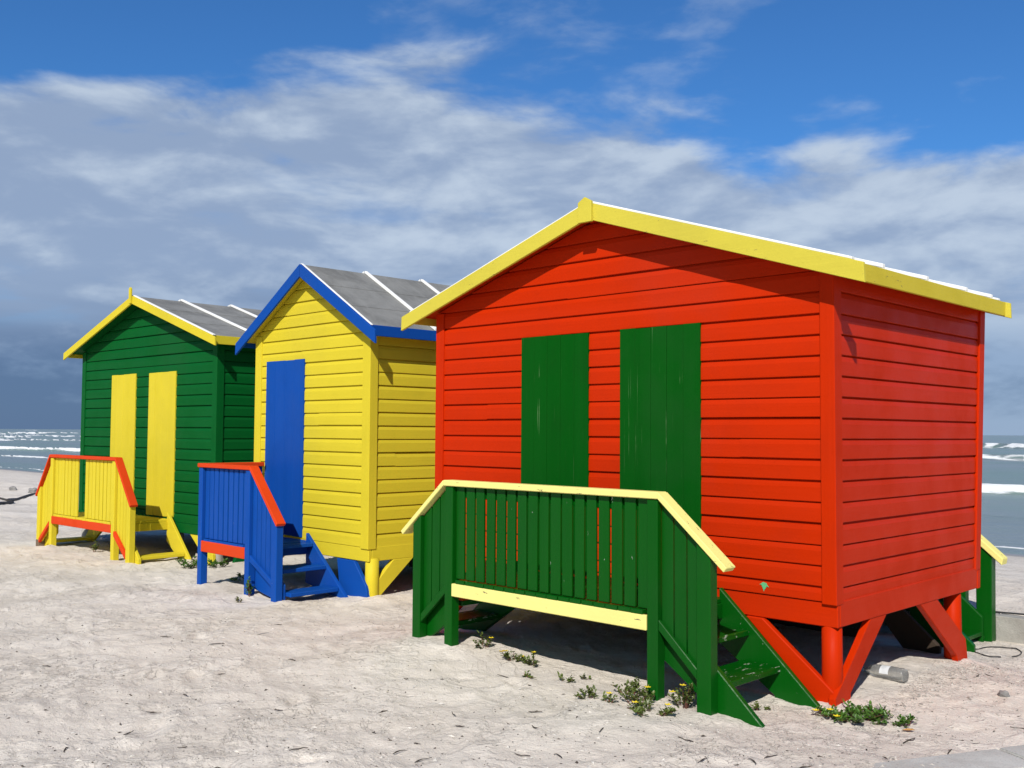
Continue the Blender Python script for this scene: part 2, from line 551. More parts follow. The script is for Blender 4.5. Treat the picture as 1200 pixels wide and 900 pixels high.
# sand: one sheet, finest where it is looked at
base_ang = YAW + math.pi / 2
fine = np.radians(np.arange(-42, 42.01, .17))
coarse = np.radians(np.arange(45, 316, 3.0))
ang = base_ang + np.concatenate([fine, coarse])
rad = [.02, .8, 1.6, 2.2]
while rad[-1] < 60: rad.append(rad[-1] * 1.0085)
while rad[-1] < 600: rad.append(rad[-1] * 1.06)
rad = np.array(rad)
R_, A_ = np.meshgrid(rad, ang, indexing='ij')
GX, GY = CAM.x + R_ * np.cos(A_), CAM.y + R_ * np.sin(A_)
g = mesh_from_grid('sand', GX, GY, ground_z(GX, GY), M['sand'], closed=True)
tag(g, kind='structure')

# sea: swell and breakers as real relief
yy = list(np.arange(17.5, 62, .28))
while yy[-1] < 300: yy.append(yy[-1] * 1.009)
while yy[-1] < 12000: yy.append(yy[-1] * 1.05)
yy = np.array(yy)
ss = np.concatenate([np.linspace(-14, -5, 60, endpoint=False), np.linspace(-5, .5, 620, endpoint=False), np.linspace(.5, 9, 60)])
YY, SS = np.meshgrid(yy, ss, indexing='ij')
XX = CAM.x + SS * (YY - CAM.y)
ZZ = np.full_like(XX, -1.40)
FO = np.zeros_like(XX)
ZZ += .05 * fbm(XX, YY * 2.2, .16, 60, 3) + .10 * np.clip((YY - 30) / 60, 0, 1) * np.sin(YY * .55 + 2.0 * fbm(XX, YY, .02, 70, 2) * 4)
def breaker(yc, amp, width, wob, seed, cover, lo, sx=1.0, xmax=None, boost=0.0):
    """a line of broken water roughly along x"""
    global ZZ, FO
    c = yc + wob * 2 * fbm(XX, XX * 0, .010 * sx, seed, 3) + .5 * wob * fbm(XX, XX * 0, .06 * sx, seed + 5, 2) + .022 * yc * fbm(XX, XX * 0, 9.0 / yc, seed + 3, 3, .6)
    m_ = fbm(XX, XX * 0 + 3, .014 * sx, seed + 9, 3, .6) + cover + boost * np.clip((XX + 95) / 45, 0, 1)
    a = np.clip(m_ * 5, 0, 1)
    if xmax is not None: a = a * np.clip((xmax - XX) / (abs(xmax) * .3), 0, 1)
    d = (YY - c) / width
    shp = np.where(d < 0, np.exp(-(d * 2.6) ** 2), np.exp(-(d * .8) ** 2))
    ZZ = ZZ + amp * shp * (.35 + .65 * a)
    fo = np.where(d < 0, np.exp(-(d * 1.6) ** 2), np.exp(-(d * lo) ** 2) * (.52 + .75 * fbm(XX, YY * 1.6, 3.5 / width / 4, seed + 41, 4, .6))) * a * (.72 + .6 * np.clip(fbm(XX, YY, .12, seed + 31, 3) + .3, 0, 1))
    FO = np.maximum(FO, fo)
breaker(22.6, .03, .35, 1.0, 101, .25, 1.2, 4)
breaker(34.0, .15, .8, 3.0, 111, .40, .9, 1.5, -38)
breaker(47, .50, 1.4, 2.4, 121, .14, .24, boost=.3)
breaker(62, .10, 1.0, 3.0, 127, -.12, .6, 1, -60)
breaker(84, .35, 1.6, 6.0, 131, -.02, .5, 1, -70)
breaker(98, .4, 1.6, 7.0, 201, -.02, .5, .5, -110)
breaker(116, .85, 2.0, 5.0, 141, .14, .10, .7, boost=.6)
breaker(150, .5, 2.2, 8.0, 151, -.05, .4, .7, -150)
breaker(180, .7, 2.4, 10.0, 211, .05, .3, .5, -200)
breaker(222, 1.3, 3.2, 8.0, 161, .16, .09, .5, boost=.5)
breaker(300, .9, 4.0, 14.0, 171, .02, .15, .4, -250)
breaker(420, 1.0, 5.0, 20.0, 181, .0, .12, .3, -300)
breaker(560, 1.0, 6.0, 20.0, 191, -.05, .12, .25, -300)
breaker(760, 1.2, 8.0, 20.0, 221, .0, .1, .2, -400)
so = mesh_from_grid('sea', XX, YY, ZZ, M['water'], attrs={'foam': FO})
tag(so, kind='structure')


# ------------------------------------------------------------------ the huts
def hut_root(name, loc, rz, label):
    o = bpy.data.objects.new(name, None)
    o.empty_display_size = .3
    COL.objects.link(o)
    o.location = loc
    o.rotation_euler = (0, 0, rz)
    return tag(o, label, 'beach hut', 'painted beach huts in a row on the sand')


def make_hut(root, W, D, apex, slope, roof_z, ov_f, ov_b, ov_s, ov_r, mats, zlines, z_skirt, corner, doors, doormat, doorlabel,
             barge_h, barge_cap, battens, posts, braces, kingpost=None, corner_s=.085, skirt_y=-.012, skirt_x=.012, fascia_h=.10, cap_h=.017, lean=0.0, pole_r=.062, rear_barge=True, polemat=None):
    """local frame: front wall in y=0 from x=-W to 0, the side wall in x=0 from y=0 to D, roof ridge along y at x=apex"""
    wall, wall_s, post = mats['wall'], mats['wall_side'], mats['post']
    zsb, zst = z_skirt
    def rz_at(x): return roof_z - slope * abs(x - apex)          # top of the roof / barge board
    TH = .05                                                     # roof build-up
    parts = []
    # --- walls of shiplap, gables cut to the roof slope
    for nm, yv, out in (('front_wall', 0.0, -1), ('back_wall', D, 1)):
        bm = bmesh.new()
        siding(bm, zlines, -W + .02, -.02, 'x', out)
        bmesh.ops.translate(bm, verts=bm.verts[:], vec=(0, yv - out * .016, 0))
        n = Vector((slope, 0, 1)).normalized()
        cut_above(bm, (apex, 0, roof_z - TH - .012), n)
        n = Vector((-slope, 0, 1)).normalized()
        cut_above(bm, (apex, 0, roof_z - TH - .012), n)
        parts.append(link(nm, bm, wall, root))
    ztop_s = rz_at(0) - TH - .01
    for xv, out in ((0.0, 1), (-W, -1)):
        bm = bmesh.new()
        zl = [z for z in zlines if z < ztop_s - .05] + [ztop_s]
        siding(bm, zl, .02, D - .02, 'y', out)
        bmesh.ops.translate(bm, verts=bm.verts[:], vec=(xv - out * .016, 0, 0))
        parts.append(link('side_wall', bm, wall_s, root))
    # --- corner boards: L-shaped, both faces
    c, t, cs = corner, .008, corner_s
    ztc = zst - .012
    for x0, x1, xo in ((-c, t, 0.0), (-W - t, -W + c, -W)):
        for yc, sg in ((0.0, -1), (D, 1)):
            bm = bmesh.new()
            px = xo
            inner = -1 if xo == 0.0 else 1
            s_ = -sg
            k_ = .019
            poly = [(px - inner * t, yc - s_ * t), (px + inner * c, yc - s_ * t), (px + inner * c, yc + s_ * k_), (px + inner * k_, yc + s_ * k_),
                    (px + inner * k_, yc + s_ * cs), (px - inner * t, yc + s_ * cs)]
            prism(bm, poly, 'z', ztc, rz_at(px + inner * c) - TH - .014 if inner == 0 else rz_at(px) - TH - .016, .004)
            parts.append(link('corner_board', bm, post, root))
    # --- skirt beams
    for (x0, x1, y0, y1) in ((-W - skirt_x, skirt_x, skirt_y, .045), (-W - .008, .008, D - .045, D + .012)):
        bm = bmesh.new(); box(bm, x0, x1, y0, y1, zsb, zst, .005)
        parts.append(link('skirt_board', bm, wall, root))
    for (x0, x1) in ((-.045, skirt_x), (-W - skirt_x, -W + .045)):
        bm = bmesh.new(); box(bm, x0, x1, .047, D - .047, zsb + .002, zst + .008, .005)
        parts.append(link('skirt_board', bm, wall_s, root))
    bm = bmesh.new(); box(bm, -W + .05, -.05, .05, D - .05, zst - .07, zst - .02, 0)
    for k in range(5):
        yj = .25 + k * (D - .5) / 4
        box(bm, -W + .05, -.05, yj - .03, yj + .03, zsb + .01, zst - .072, 0)
    parts.append(link('floor', bm, M['dark'], root))
    # --- stilts
    for (px, py) in posts:
        bm = bmesh.new()
        tube(bm, [(px, py, -.35), (px, py, .15), (px, py, zsb + .03)], [pole_r * 1.05, pole_r, pole_r * .97], 16, .015)
        parts.append(link('stilt', bm, polemat or post, root, smooth=True))
    for (ax, poly, a, b, mt) in braces:
        bm = bmesh.new(); prism(bm, poly, ax, a, b, .005)
        parts.append(link('brace', bm, mt, root))
    # --- doors: upright planks, slightly proud of the boards
    for (x0, x1, z0, z1, npl) in doors:
        bm = bmesh.new()
        wd = (x1 - x0) / npl
        for k in range(npl):
            dy = random.uniform(-.0012, .0012)
            box(bm, x0 + k * wd + .0012, x0 + (k + 1) * wd - .0012, -.010 + dy, .012, z0 + random.uniform(-.004, .004), z1 + random.uniform(-.003, .003), .0022)
        d = link('door', bm, doormat, root)
        if doorlabel: d['label'] = doorlabel
        bm = bmesh.new()
        box(bm, x0 + .01, x1 - .01, .0125, .019, z0 + .01, z1 + .004, 0)
        link('door_frame', bm, M['dark'], d)
    # --- roof: felt over boards, in two slopes
    x_l, x_r = -W - ov_s, ov_r
    y0, y1 = -ov_f + .003, D + ov_b - .003
    for nm, mt, zt, zb in (('roof', M['felt'], 0.0, -.018), ('soffit', mats['soffit'], -.0185, -TH)):
        bm = bmesh.new()
        poly = [(x_l, rz_at(x_l) + zt), (apex, roof_z + zt), (x_r, rz_at(x_r) + zt), (x_r, rz_at(x_r) + zb), (apex, roof_z + zb), (x_l, rz_at(x_l) + zb)]
        prism(bm, poly, 'y', y0, y1, 0)
        ro = link(nm, bm, mt, root)
        parts.append(ro)
        if nm == 'roof': roof = ro
    # felt laps along the slope
    bm = bmesh.new()
    for sg in (-1, 1):
        L = (x_r - apex) if sg > 0 else (apex - x_l)
        for fr in (.36, .70):
            xa = apex + sg * L * fr
            xb = apex + sg * L * (fr - .30)
            poly = [(xa, rz_at(xa) + .0005), (xa, rz_at(xa) + .005), (xb, rz_at(xb) + .0035), (xb, rz_at(xb) + .0005)]
            prism(bm, poly, 'y', y0 + .002, y1 - .002, 0)
    link('felt_strip', bm, M['felt'], roof)
    # battens over the felt, white
    for yb in battens:
        for sg in (-1, 1):
            xe = (x_r + .012) if sg > 0 else (x_l - .012)
            bm = bmesh.new()
            xs = apex + sg * .012
            poly = [(xs, rz_at(xs) + .006), (xe, rz_at(xe) + .006), (xe, rz_at(xe) + .034), (xs, rz_at(xs) + .034)]
            prism(bm, poly, 'y', yb - .018, yb + .018, .003)
            link('batten', bm, M['white'], roof)
    # --- barge boards at the gable ends
    for yb, sgn in ((-ov_f, -1), (D + ov_b, 1)):
        ya, yc = (yb - .024, yb + .001) if sgn < 0 else (yb - .001, yb + .024)
        for sg in (-1, 1):
            cap_ = barge_cap if sgn < 0 else .035
            xe = x_r + .018 + cap_ if sg > 0 else x_l - .018 - cap_
            bm = bmesh.new()
            xs = apex + sg * .004
            poly = [(xs, rz_at(xs) + .004), (xe, rz_at(xe) + .004), (xe + sg * .006, rz_at(xe) - barge_h * .98), (xs, rz_at(xs) - barge_h)]
            prism(bm, poly, 'y', ya, yc, .003)
            parts.append(link('barge_board', bm, mats['barge'], root))
            bm = bmesh.new()                                   # white capping strip
            xe2 = xe - sg * .08
            poly = [(xs, rz_at(xs) + .0045), (xe2, rz_at(xe2) + .0045), (xe2, rz_at(xe2) + .0045 + cap_h), (xs, rz_at(xs) + .0045 + cap_h)]
            yq = yb - .004 if sgn < 0 else yb - .026
            prism(bm, poly, 'y', yq, yq + (.042 if cap_h > .012 else .026), .003)
            link('capping_strip', bm, M['white'], roof)
    # --- fascia along the eaves
    for sg in (-1, 1):
        xe = x_r if sg > 0 else x_l
        bm = bmesh.new()
        a, b = (xe + .001, xe + .020) if sg > 0 else (xe - .020, xe - .001)
        box(bm, a, b, y0 + .002, y1 - .002, rz_at(xe) - fascia_h, rz_at(xe) - .003, .003)
        parts.append(link('fascia', bm, mats['fascia'], root))
    if kingpost:
        wk, zk0, zk1, tip = kingpost
        bm = bmesh.new()
        prism(bm, [(apex - wk / 2, zk0), (apex + wk / 2, zk0), (apex + wk / 2, zk1 - tip), (apex, zk1), (apex - wk / 2, zk1 - tip)], 'y', -ov_f - .050, -ov_f - .0245, .003)
        parts.append(link('finial', bm, mats['barge'], root))
    if lean:
        for o in list(root.children) + [c for p in root.children for c in p.children]:
            if o.type != 'MESH' or o.name.startswith(('stilt', 'brace')): continue
            for v in o.data.vertices:
                v.co.y += lean * (v.co.z - zsb) * max(0, min(1.2, v.co.y / D))
    return parts


def sloped(x0, z0, x1, z1, h):
    return [(x0, z0), (x1, z1), (x1, z1 - h), (x0, z0 - h)]


def porch(root, mats, x_l, x_r, yf, zd, z_rail, rail_end, stair_r, stair_l, toe, treads, wallside='', mirror=False, gaps=(), ywall=-.03, low_rail_mat=None, zg=0.0,
          rail_label=None, toe_label=None, stump=False, first_tread_low=False):
    """a small landing with pickets and steps down its sides. x_l/x_r outer faces of the landing posts, yf front face.
    stair_* = (outer post x0, x1, stringer tip x) measured on the right; left mirrored about the landing's middle."""
    mid = (x_l + x_r) / 2
    po, raim = mats['post'], mats['rail']
    P = .078
    floor_bm = bmesh.new()
    n = int((x_r - x_l - .02) / .095)
    wd = (x_r - x_l - .02) / n
    for k in range(n):
        xa, xb = x_l + .01 + k * wd + .004, x_l + .01 + (k + 1) * wd - .004
        y_a = yf + P + .002 if (xa < x_l + P or xb > x_r - P) else yf + .004 + random.uniform(-.003, .004)
        box(floor_bm, xa, xb, y_a, ywall, zd - .028 + random.uniform(-.0015, .0015), zd, .003)
    for xa, xb in ((x_l + .004, x_l + .03), (x_r - .03, x_r - .004)):
        box(floor_bm, xa, xb, yf + P + .01, ywall - .002, zd - .125, zd - .029, .003)
    box(floor_bm, x_l + .06, x_l + .10, yf + P + .03, ywall - .01, zd - .13, zd - .029, .003)
    box(floor_bm, x_r - .10, x_r - .06, yf + P + .03, ywall - .01, zd - .13, zd - .029, .003)
    fl = link('porch', floor_bm, mats['floor'], root)
    def sub(name, bm, mt, label=None):
        o = link(name, bm, mt, fl)
        if label: o['label'] = label
        return o
    # landing posts
    for x in (x_l, x_r - P):
        bm = bmesh.new(); box(bm, x, x + P, yf, yf + P, -.35, z_rail - .046, .006)
        sub('landing_post', bm, po)
    # toe board
    bm = bmesh.new(); box(bm, x_l + P + .001, x_r - P - .001, yf - .004, yf + .028, toe[0], toe[1], .004)
    sub('toe_board', bm, mats['toe'], toe_label)
    # handrail along the front
    bm = bmesh.new(); box(bm, x_l - .012, x_r + .012, yf - .012, yf + P + .004, z_rail - .042, z_rail, .005)
    sub('handrail', bm, raim, rail_label)
    # pickets
    bm = bmesh.new()
    n = int(round((x_r - x_l - 2 * P) / .1005))
    wd = (x_r - x_l - 2 * P) / n
    for k in range(n):
        xa = x_l + P + k * wd
        if any(a < xa + wd / 2 < b for a, b in gaps): continue
        tl = random.uniform(-.003, .003)
        gap = random.uniform(.010, .017)
        pts = [(xa + gap, zd + .005), (xa + wd - gap * .5, zd + .005), (xa + wd - gap * .5 + tl, z_rail - .0455), (xa + gap + tl, z_rail - .0455)]
        d = random.uniform(-.002, .002)
        prism(bm, pts, 'y', yf + .030 + d, yf + .050 + d, .003)
    sub('baluster_panel', bm, mats['picket'])
    bm = bmesh.new()
    box(bm, x_l + P + .001, x_r - P - .001, yf + .051, yf + .075, z_rail - .12, z_rail - .047, .003)
    if not gaps: sub('top_beam', bm, mats['picket'])
    else: bm.free()

    def flip(x, s): return x if s > 0 else 2 * mid - x
    for s, st in ((1, stair_r), (-1, stair_l)):
        if not st: continue
        p0, p1, tip, re = st['p0'], st['p1'], st['tip'], rail_end
        fx = lambda x: flip(x, s)
        k = (z_rail - re[1]) / (re[0] - x_r)                       # slope of the handrail
        # sloping handrail
        bm = bmesh.new()
        xa, xb = x_r + .0125, re[0]
        poly = [(fx(xa), z_rail - .001), (fx(xb), re[1]), (fx(xb - .022), re[1] - .026), (fx(xa), z_rail - .043)]
        prism(bm, poly, 'y', yf - .014, yf + P + .006, .004)
        sub('handrail', bm, raim, rail_label)
        zr = lambda x: z_rail - k * (x - x_r) - .046
        # newel at the foot of the stair, its head cut to the rail
        bm = bmesh.new()
        prism(bm, [(fx(p0), -.35), (fx(p1), -.35), (fx(p1), zr(p1)), (fx(p0), zr(p0))], 'y', yf, yf + P, .006)
        nw = sub('newel_post', bm, po)
        # lower rail and pickets between
        l0, l1 = st['low']
        bm = bmesh.new()
        poly = [(fx(x_r + .001), l0), (fx(p0 - .001), l1), (fx(p0 - .001), l1 - .062), (fx(x_r + .001), l0 - .062)]
        prism(bm, poly, 'y', yf - .006 if low_rail_mat else yf + .008, yf + .034, .004)
        sub('lower_rail', bm, low_rail_mat or po, toe_label if low_rail_mat else None)
        bm = bmesh.new()
        npk = max(2, int(round((p0 - x_r) / .088)))
        wd2 = (p0 - x_r) / npk
        for i in range(npk):
            xa, xb = x_r + i * wd2 + .008, x_r + (i + 1) * wd2 - .003
            lz = lambda x: l0 + (l1 - l0) * (x - x_r) / (p0 - x_r) - .05
            prism(bm, [(fx(xa), lz(xa)), (fx(xb), lz(xb)), (fx(xb), zr(xb)), (fx(xa), zr(xa))], 'y', yf + .036, yf + .056, .003)
        sub('baluster_panel', bm, mats['picket'])
        # stringers: planks from the landing down to the sand
        sl = st['slope']
        for ya, yb in ((yf + P + .003, yf + P + .043), (ywall - .055, ywall - .015)):
            bm = bmesh.new()
            top = lambda x: (tip - x) * sl
            xs = x_r - .03
            w_ = st['sw']
            tp = st.get('tip_out', tip) if ya < ywall - .2 else tip
            poly = [(fx(xs), top(xs)), (fx(tp), top(tp) - .01), (fx(tp), -.14), (fx(tip - .25), -.14), (fx(tip - .29), .0), (fx(xs), max(.05, top(xs) - w_))]
            prism(bm, poly, 'y', ya, yb, .005)
            sub('stringer', bm, mats['stringer'])
        for (nx, nz, dp) in treads:
            bm = bmesh.new()
            xa, xb = fx(nx), fx(nx - dp)
            box(bm, min(xa, xb), max(xa, xb), yf + P + .045, ywall - .057, nz - .038, nz, .005)
            sub('tread', bm, mats['tread'])
        if stump and s < 0:
            bm = bmesh.new()
            xa, xb = fx(p0), fx(p1)
            box(bm, min(xa, xb) - .003, max(xa, xb) + .003, yf - .003, yf + P + .003, -.3, .10, .006)
            sub('post_base', bm, M['bare'], 'bare worn foot of the stair post')
    # rail running back to the wall
    for sd in wallside:
        x = x_l if sd == 'l' else x_r - P
        bm = bmesh.new(); box(bm, x - .012, x + P + .012, yf + P + .013, ywall - .002, z_rail - .045, z_rail - .001, .005)
        sub('handrail', bm, raim, rail_label)
        bm = bmesh.new()
        nn = int((-yf - P + ywall) / .098); ww = (ywall - yf - P) / nn
        for i in range(nn):
            ya = yf + P + i * ww
            box(bm, x + .03, x + .05, ya + .006, ya + ww - .004, zd - .04, z_rail - .047, .003)
        sub('baluster_panel', bm, mats['picket'])
    return fl


def zl(z0, pitch, ztop, extra=()):
    out = [*extra]
    z = z0
    while z < ztop:
        out.append(z); z += pitch
    out.append(z)
    return out


# ---- red hut -------------------------------------------------------
red = hut_root('beach_hut', (0, 0, 0), 0, 'largest nearest hut, red boards with two green doors and a green porch')
rz_lines = [.588, .676] + [.676 + .1279 * k for k in range(1, 13)] + [2.338 + .1358 * k for k in range(0, 8)]
B_red = [
    ('y', [(-.07, -.12), (-.02, -.12), (-.02, .06), (-.075, .105), (-.497, .438), (-.615, .438), (-.14, .0)], .0, .045, M['red']),
    ('x', [(-.03, -.12), (.18, -.12), (.19, .02), (.30, .352), (.443, .446), (.69, .446), (.20, .0)][:0] or [(-.02, -.12), (.16, -.12), (.186, .03), (.70, .444), (.46, .444), (-.02, .03)], -.045, .0, M['red_side']),
    ('x', [(1.93, -.15), (2.08, -.15), (2.03, .10), (1.52, .444), (1.22, .444), (1.85, .0)], -.045, .0, M['red_side']),
    ('x', [(-.02, -.12), (.16, -.12), (.186, .03), (.70, .444), (.46, .444), (-.02, .03)], -3.62, -3.575, M['red_side']),
    ('y', [(-3.55, -.12), (-3.6, -.12), (-3.6, .06), (-3.545, .105), (-3.12, .438), (-3.0, .438), (-3.48, 0)], .0, .045, M['red']),
    ('y', [(-.36, -.2), (-.22, -.2), (-.20, .0), (-.70, .438), (-.88, .438)], 2.05, 2.095, M['dark']),
]
make_hut(red, 3.62, 2.30, -1.805, .323, 3.258, .15, .03, .13, .13,
         dict(wall=M['red'], wall_side=M['red_side'], post=M['red_post'], soffit=M['red'], barge=M['barge'], fascia=M['barge_y']),
         rz_lines, (.440, .588), .088,
         [(-2.609, -1.927, .55, 2.336, 5), (-1.631, -.950, .55, 2.338, 5)], M['green_door'], 'door of upright green planks with worn pale streaks',
         .118, .125, [.36, .98, 1.62, 2.08],
         [(-.065, .075), (-.065, 1.95), (-3.555, .075), (-3.555, 1.95), (-1.8, 1.2), (-1.8, 2.1)],
         B_red, kingpost=(.125, 3.112, 3.296, .035), lean=.095, fascia_h=.112, corner_s=.085, skirt_y=.015, skirt_x=.004)
porch(red, dict(post=M['green'], rail=M['cream'], toe=M['cream'], picket=M['green'], floor=M['green'], stringer=M['green'], tread=M['green_tread']),
      -2.605, -.722, -.80, .543, 1.250, (-.238, .850),
      dict(p0=-.450, p1=-.355, tip=-.072, low=(.50, .255), slope=.90, sw=.35),
      dict(p0=-.450, p1=-.365, tip=-.072, tip_out=-.30, low=(.50, .255), slope=.90, sw=.35),
      (.425, .515), [(-.53, .375, .25), (-.315, .185, .26)], ywall=-.04,
      rail_label='pale yellow handrail with chipped paint', toe_label='pale yellow toe board')
# the landing at the back of the red hut, its steps showing past the corner
bm = bmesh.new(); box(bm, -2.5, -.52, 2.50, 3.18, .16, .20, .004)
pr_ = link('porch', bm, M['green'], red); pr_['label'] = 'green landing and steps at the back of the hut'
bm = bmesh.new(); box(bm, -.475, -.395, 3.10, 3.18, -.5, .90, .005); link('landing_post', bm, M['green'], pr_)
bm = bmesh.new(); prism(bm, [(-.31, -.55), (-.195, -.55), (-.18, .60), (-.31, .70)], 'y', 3.10, 3.20, .006); link('newel_post', bm, M['green'], pr_)
bm = bmesh.new(); prism(bm, [(-.55, .98), (-.085, .585), (-.095, .53), (-.55, .92)], 'y', 3.08, 3.20, .005)
h_ = link('handrail', bm, M['cream'], pr_); h_['label'] = 'pale yellow handrail'
for ya, tx in ((2.46, -.10), (3.04, -.24)):
    bm = bmesh.new(); prism(bm, [(-.60, .42), (tx, .42 - (tx + .6) * .9), (tx, -.4), (-.35, -.4), (-.60, .05)], 'y', ya, ya + .04, .005)
    link('stringer', bm, M['green'], pr_)
for nx, nz in ((-.42, .14), (-.24, -.02)):
    bm = bmesh.new(); box(bm, nx - .22, nx, 2.502, 3.038, nz - .035, nz, .004); link('tread', bm, M['green'], pr_)
# sprayed star on the front boards, right of the porch
bm = bmesh.new()
vs = []
for u_, v_ in ((0, .034), (.014, .030), (.030, .028), (.034, .014), (.052, -.006), (.030, .002), (.022, -.016), (.008, -.030), (.004, -.046), (-.002, -.026), (-.012, -.004), (-.020, .010), (-.038, .012), (-.020, .020), (-.010, .030)):
    vs.append((-.486 + u_ * .75, .640 + v_ * .75))
prism(bm, vs, 'y', -.0010, .0006, 0)
st_ = link('paint_splash', bm, M['starpaint'], red); st_['label'] = 'small splash of mint green paint'

def under_light_block(root, x0, x1, y, z0, z1):  # added boards that block light from behind, keeping the underside dark
    bm = bmesh.new()
    n = max(2, int((z1 - z0) / .13)); h = (z1 - z0) / n
    for k in range(n):
        box(bm, x0, x1, y + random.uniform(-.004, .004), y + .022, z0 + k * h + .004, z0 + (k + 1) * h, .003)
    link('underfloor_light_block', bm, M['dark'], root)
under_light_block(red, -3.55, -.78, 2.17, -.25, .435)
# ---- yellow hut -----------------------------------------------------
YO = Vector((-4.77954637, .25325697, 0)); YR = -.0104925
yX = Vector((math.cos(YR), math.sin(YR), 0))
yel = hut_root('beach_hut', YO - .1 * yX, YR, 'middle hut, yellow boards with one blue door and a steep blue-edged gable')
B_yel = [
    ('y', [(-.03, -.15), (.0, .02), (-.02, .12), (-.22, .345), (-.50, .345), (-.42, -.15)], -.005, .04, M['blue_x']),
    ('x', [(.025, -.15), (.12, -.15), (.16, .02), (.56, .352), (.31, .352), (.025, .07)], -.05, .0, M['yellow_side']),
    ('x', [(.025, -.15), (.12, -.15), (.16, .02), (.56, .352), (.31, .352), (.025, .07)], -2.08, -2.03, M['yellow_side']),
    ('x', [(2.25, -.15), (2.12, -.15), (2.08, .02), (1.68, .352), (1.93, .352), (2.25, .07)], -.05, .0, M['yellow_side']),
]
make_hut(yel, 2.09, 2.30, -1.055, .597, 3.318, .11, .13, .125, .13,
         dict(wall=M['yellow'], wall_side=M['yellow_side'], post=M['yellow_post'], soffit=M['yellow'], barge=M['blue_x'], fascia=M['blue']),
         zl(.610, .1305, 3.4, (.482,)), (.350, .482), .115,
         [(-1.862, -1.128, .50, 2.347, 4)], M['blue'], None,
         .128, .085, [.707, 1.50, 2.28],
         [(-.045, .085), (-.045, 2.2), (-2.04, .085), (-2.04, 2.2)], B_yel, pole_r=.068, corner_s=.09, skirt_y=.008, skirt_x=-.002, fascia_h=.105, cap_h=.010)
porch(yel, dict(post=M['blue'], rail=M['orange'], toe=M['orange'], picket=M['blue'], floor=M['blue_x'], stringer=M['blue'], tread=M['blue_x']),
      -1.90, -.885, -.76, .485, 1.258, (-.365, .735),
      dict(p0=-.480, p1=-.395, tip=-.205, tip_out=-.41, low=(.40, .20), slope=.80, sw=.50), None,
      (.355, .465), [(-.78, .478, .22), (-.545, .278, .24), (-.33, .085, .22)], wallside='l', ywall=-.04,
      rail_label='orange red handrail', toe_label='orange red toe board')

under_light_block(yel, -1.98, -.25, 2.12, -.25, .345)
# ---- green hut ------------------------------------------------------
grn = hut_root('beach_hut', (-8.24067124, .50961372, 0), .0238327, 'farthest hut on the left, green boards with two yellow doors and a yellow porch')
B_grn = [
    ('y', [(-.03, -.15), (-.0, -.15), (-.02, .10), (-.34, .33), (-.60, .33), (-.16, -.0)], .0, .045, M['yellow']),
    ('x', [(.20, -.2), (.62, -.2), (.70, .31), (.45, .31)], -.06, -.01, M['hutgreen_side']),
    ('x', [(2.25, -.15), (2.12, -.15), (2.08, .02), (1.68, .32), (1.93, .32), (2.25, .07)], -.05, .0, M['hutgreen_side']),
]
make_hut(grn, 3.73, 2.30, -1.885, .319, 3.382, .165, .13, .13, .13,
         dict(wall=M['hutgreen'], wall_side=M['hutgreen_side'], post=M['hutgreen_post'], soffit=M['hutgreen'], barge=M['yellow'], fascia=M['yellow_side']),
         zl(.548, .1358, 3.4, (.43,)), (.31, .43), .100,
         [(-2.774, -2.067, .485, 2.357, 4), (-1.696, -.985, .485, 2.352, 4)], M['yellow_post'], 'door of upright yellow planks',
         .100, .095, [.536, 1.31, 2.10],
         [(-.08, .09), (-.08, 2.2), (-3.65, .09), (-3.65, 2.2), (-1.85, .55), (-1.85, 2.2)], B_grn,
         kingpost=(.055, 3.28, 3.50, .02), pole_r=.075, fascia_h=.105, cap_h=.014, corner_s=.095, polemat=M['greypost'])
porch(grn, dict(post=M['yellow_post'], rail=M['orange'], toe=M['orange'], picket=M['yellow_post'], floor=M['yellow_side'], stringer=M['yellow'], tread=M['yellow_side']),
      -2.83, -.945, -.80, .468, 1.262, (-.50, .705),
      dict(p0=-.63, p1=-.54, tip=-.375, tip_out=-.46, low=(.37, .12), slope=.93, sw=.36),
      dict(p0=-.63, p1=-.54, tip=-.375, tip_out=-.54, low=(.37, .12), slope=.93, sw=.36),
      (.342, .442), [(-.50, .085, .22)], gaps=((-2.05, -1.85),), ywall=-.04, low_rail_mat=M['orange'],
      rail_label='orange red handrail', toe_label='orange red board', stump=True)

# ------------------------------------------------------------------ wall, kerb
bm = bmesh.new()
x = -4.6
while x < 7.5:
    L = .44
    box(bm, x + .003, x + L - .003, WALL_Y - .15, WALL_Y, -.5, .098 + random.uniform(-.004, .004), .006)
    x += L
wl = link('retaining_wall', bm, M['wallconcrete'])
tag(wl, 'low grey concrete block wall behind the red hut', 'wall')
bm = bmesh.new()
d = Vector((.49, .97, 0)).normalized(); nrm = Vector((d.y, -d.x, 0))
p0 = Vector((.569, -1.041, 0)) - d * 5.5
for k in range(12):
    a = p0 + d * (k * 1.0 + .42)
    bb = a + d * .984
    z0 = .012
    q_ = [a, bb, bb + nrm * .28, a + nrm * .28]
    vs = [bm.verts.new((v.x, v.y, -.25)) for v in q_] + [bm.verts.new((v.x, v.y, z0 + random.uniform(-.003, .003))) for v in q_]
    fs = [bm.faces.new(vs[4:]), bm.faces.new(vs[:4][::-1])]
    for i in range(4):
        fs.append(bm.faces.new((vs[i], vs[(i + 1) % 4], vs[4 + (i + 1) % 4], vs[4 + i])))
    bmesh.ops.bevel(bm, geom=list({e for f in fs for e in f.edges}), offset=.008, segments=2, affect='EDGES')
kb = link('concrete_kerb', bm, M['concrete'])
tag(kb, 'pale concrete kerb edging the sand in the bottom right corner', 'kerb')


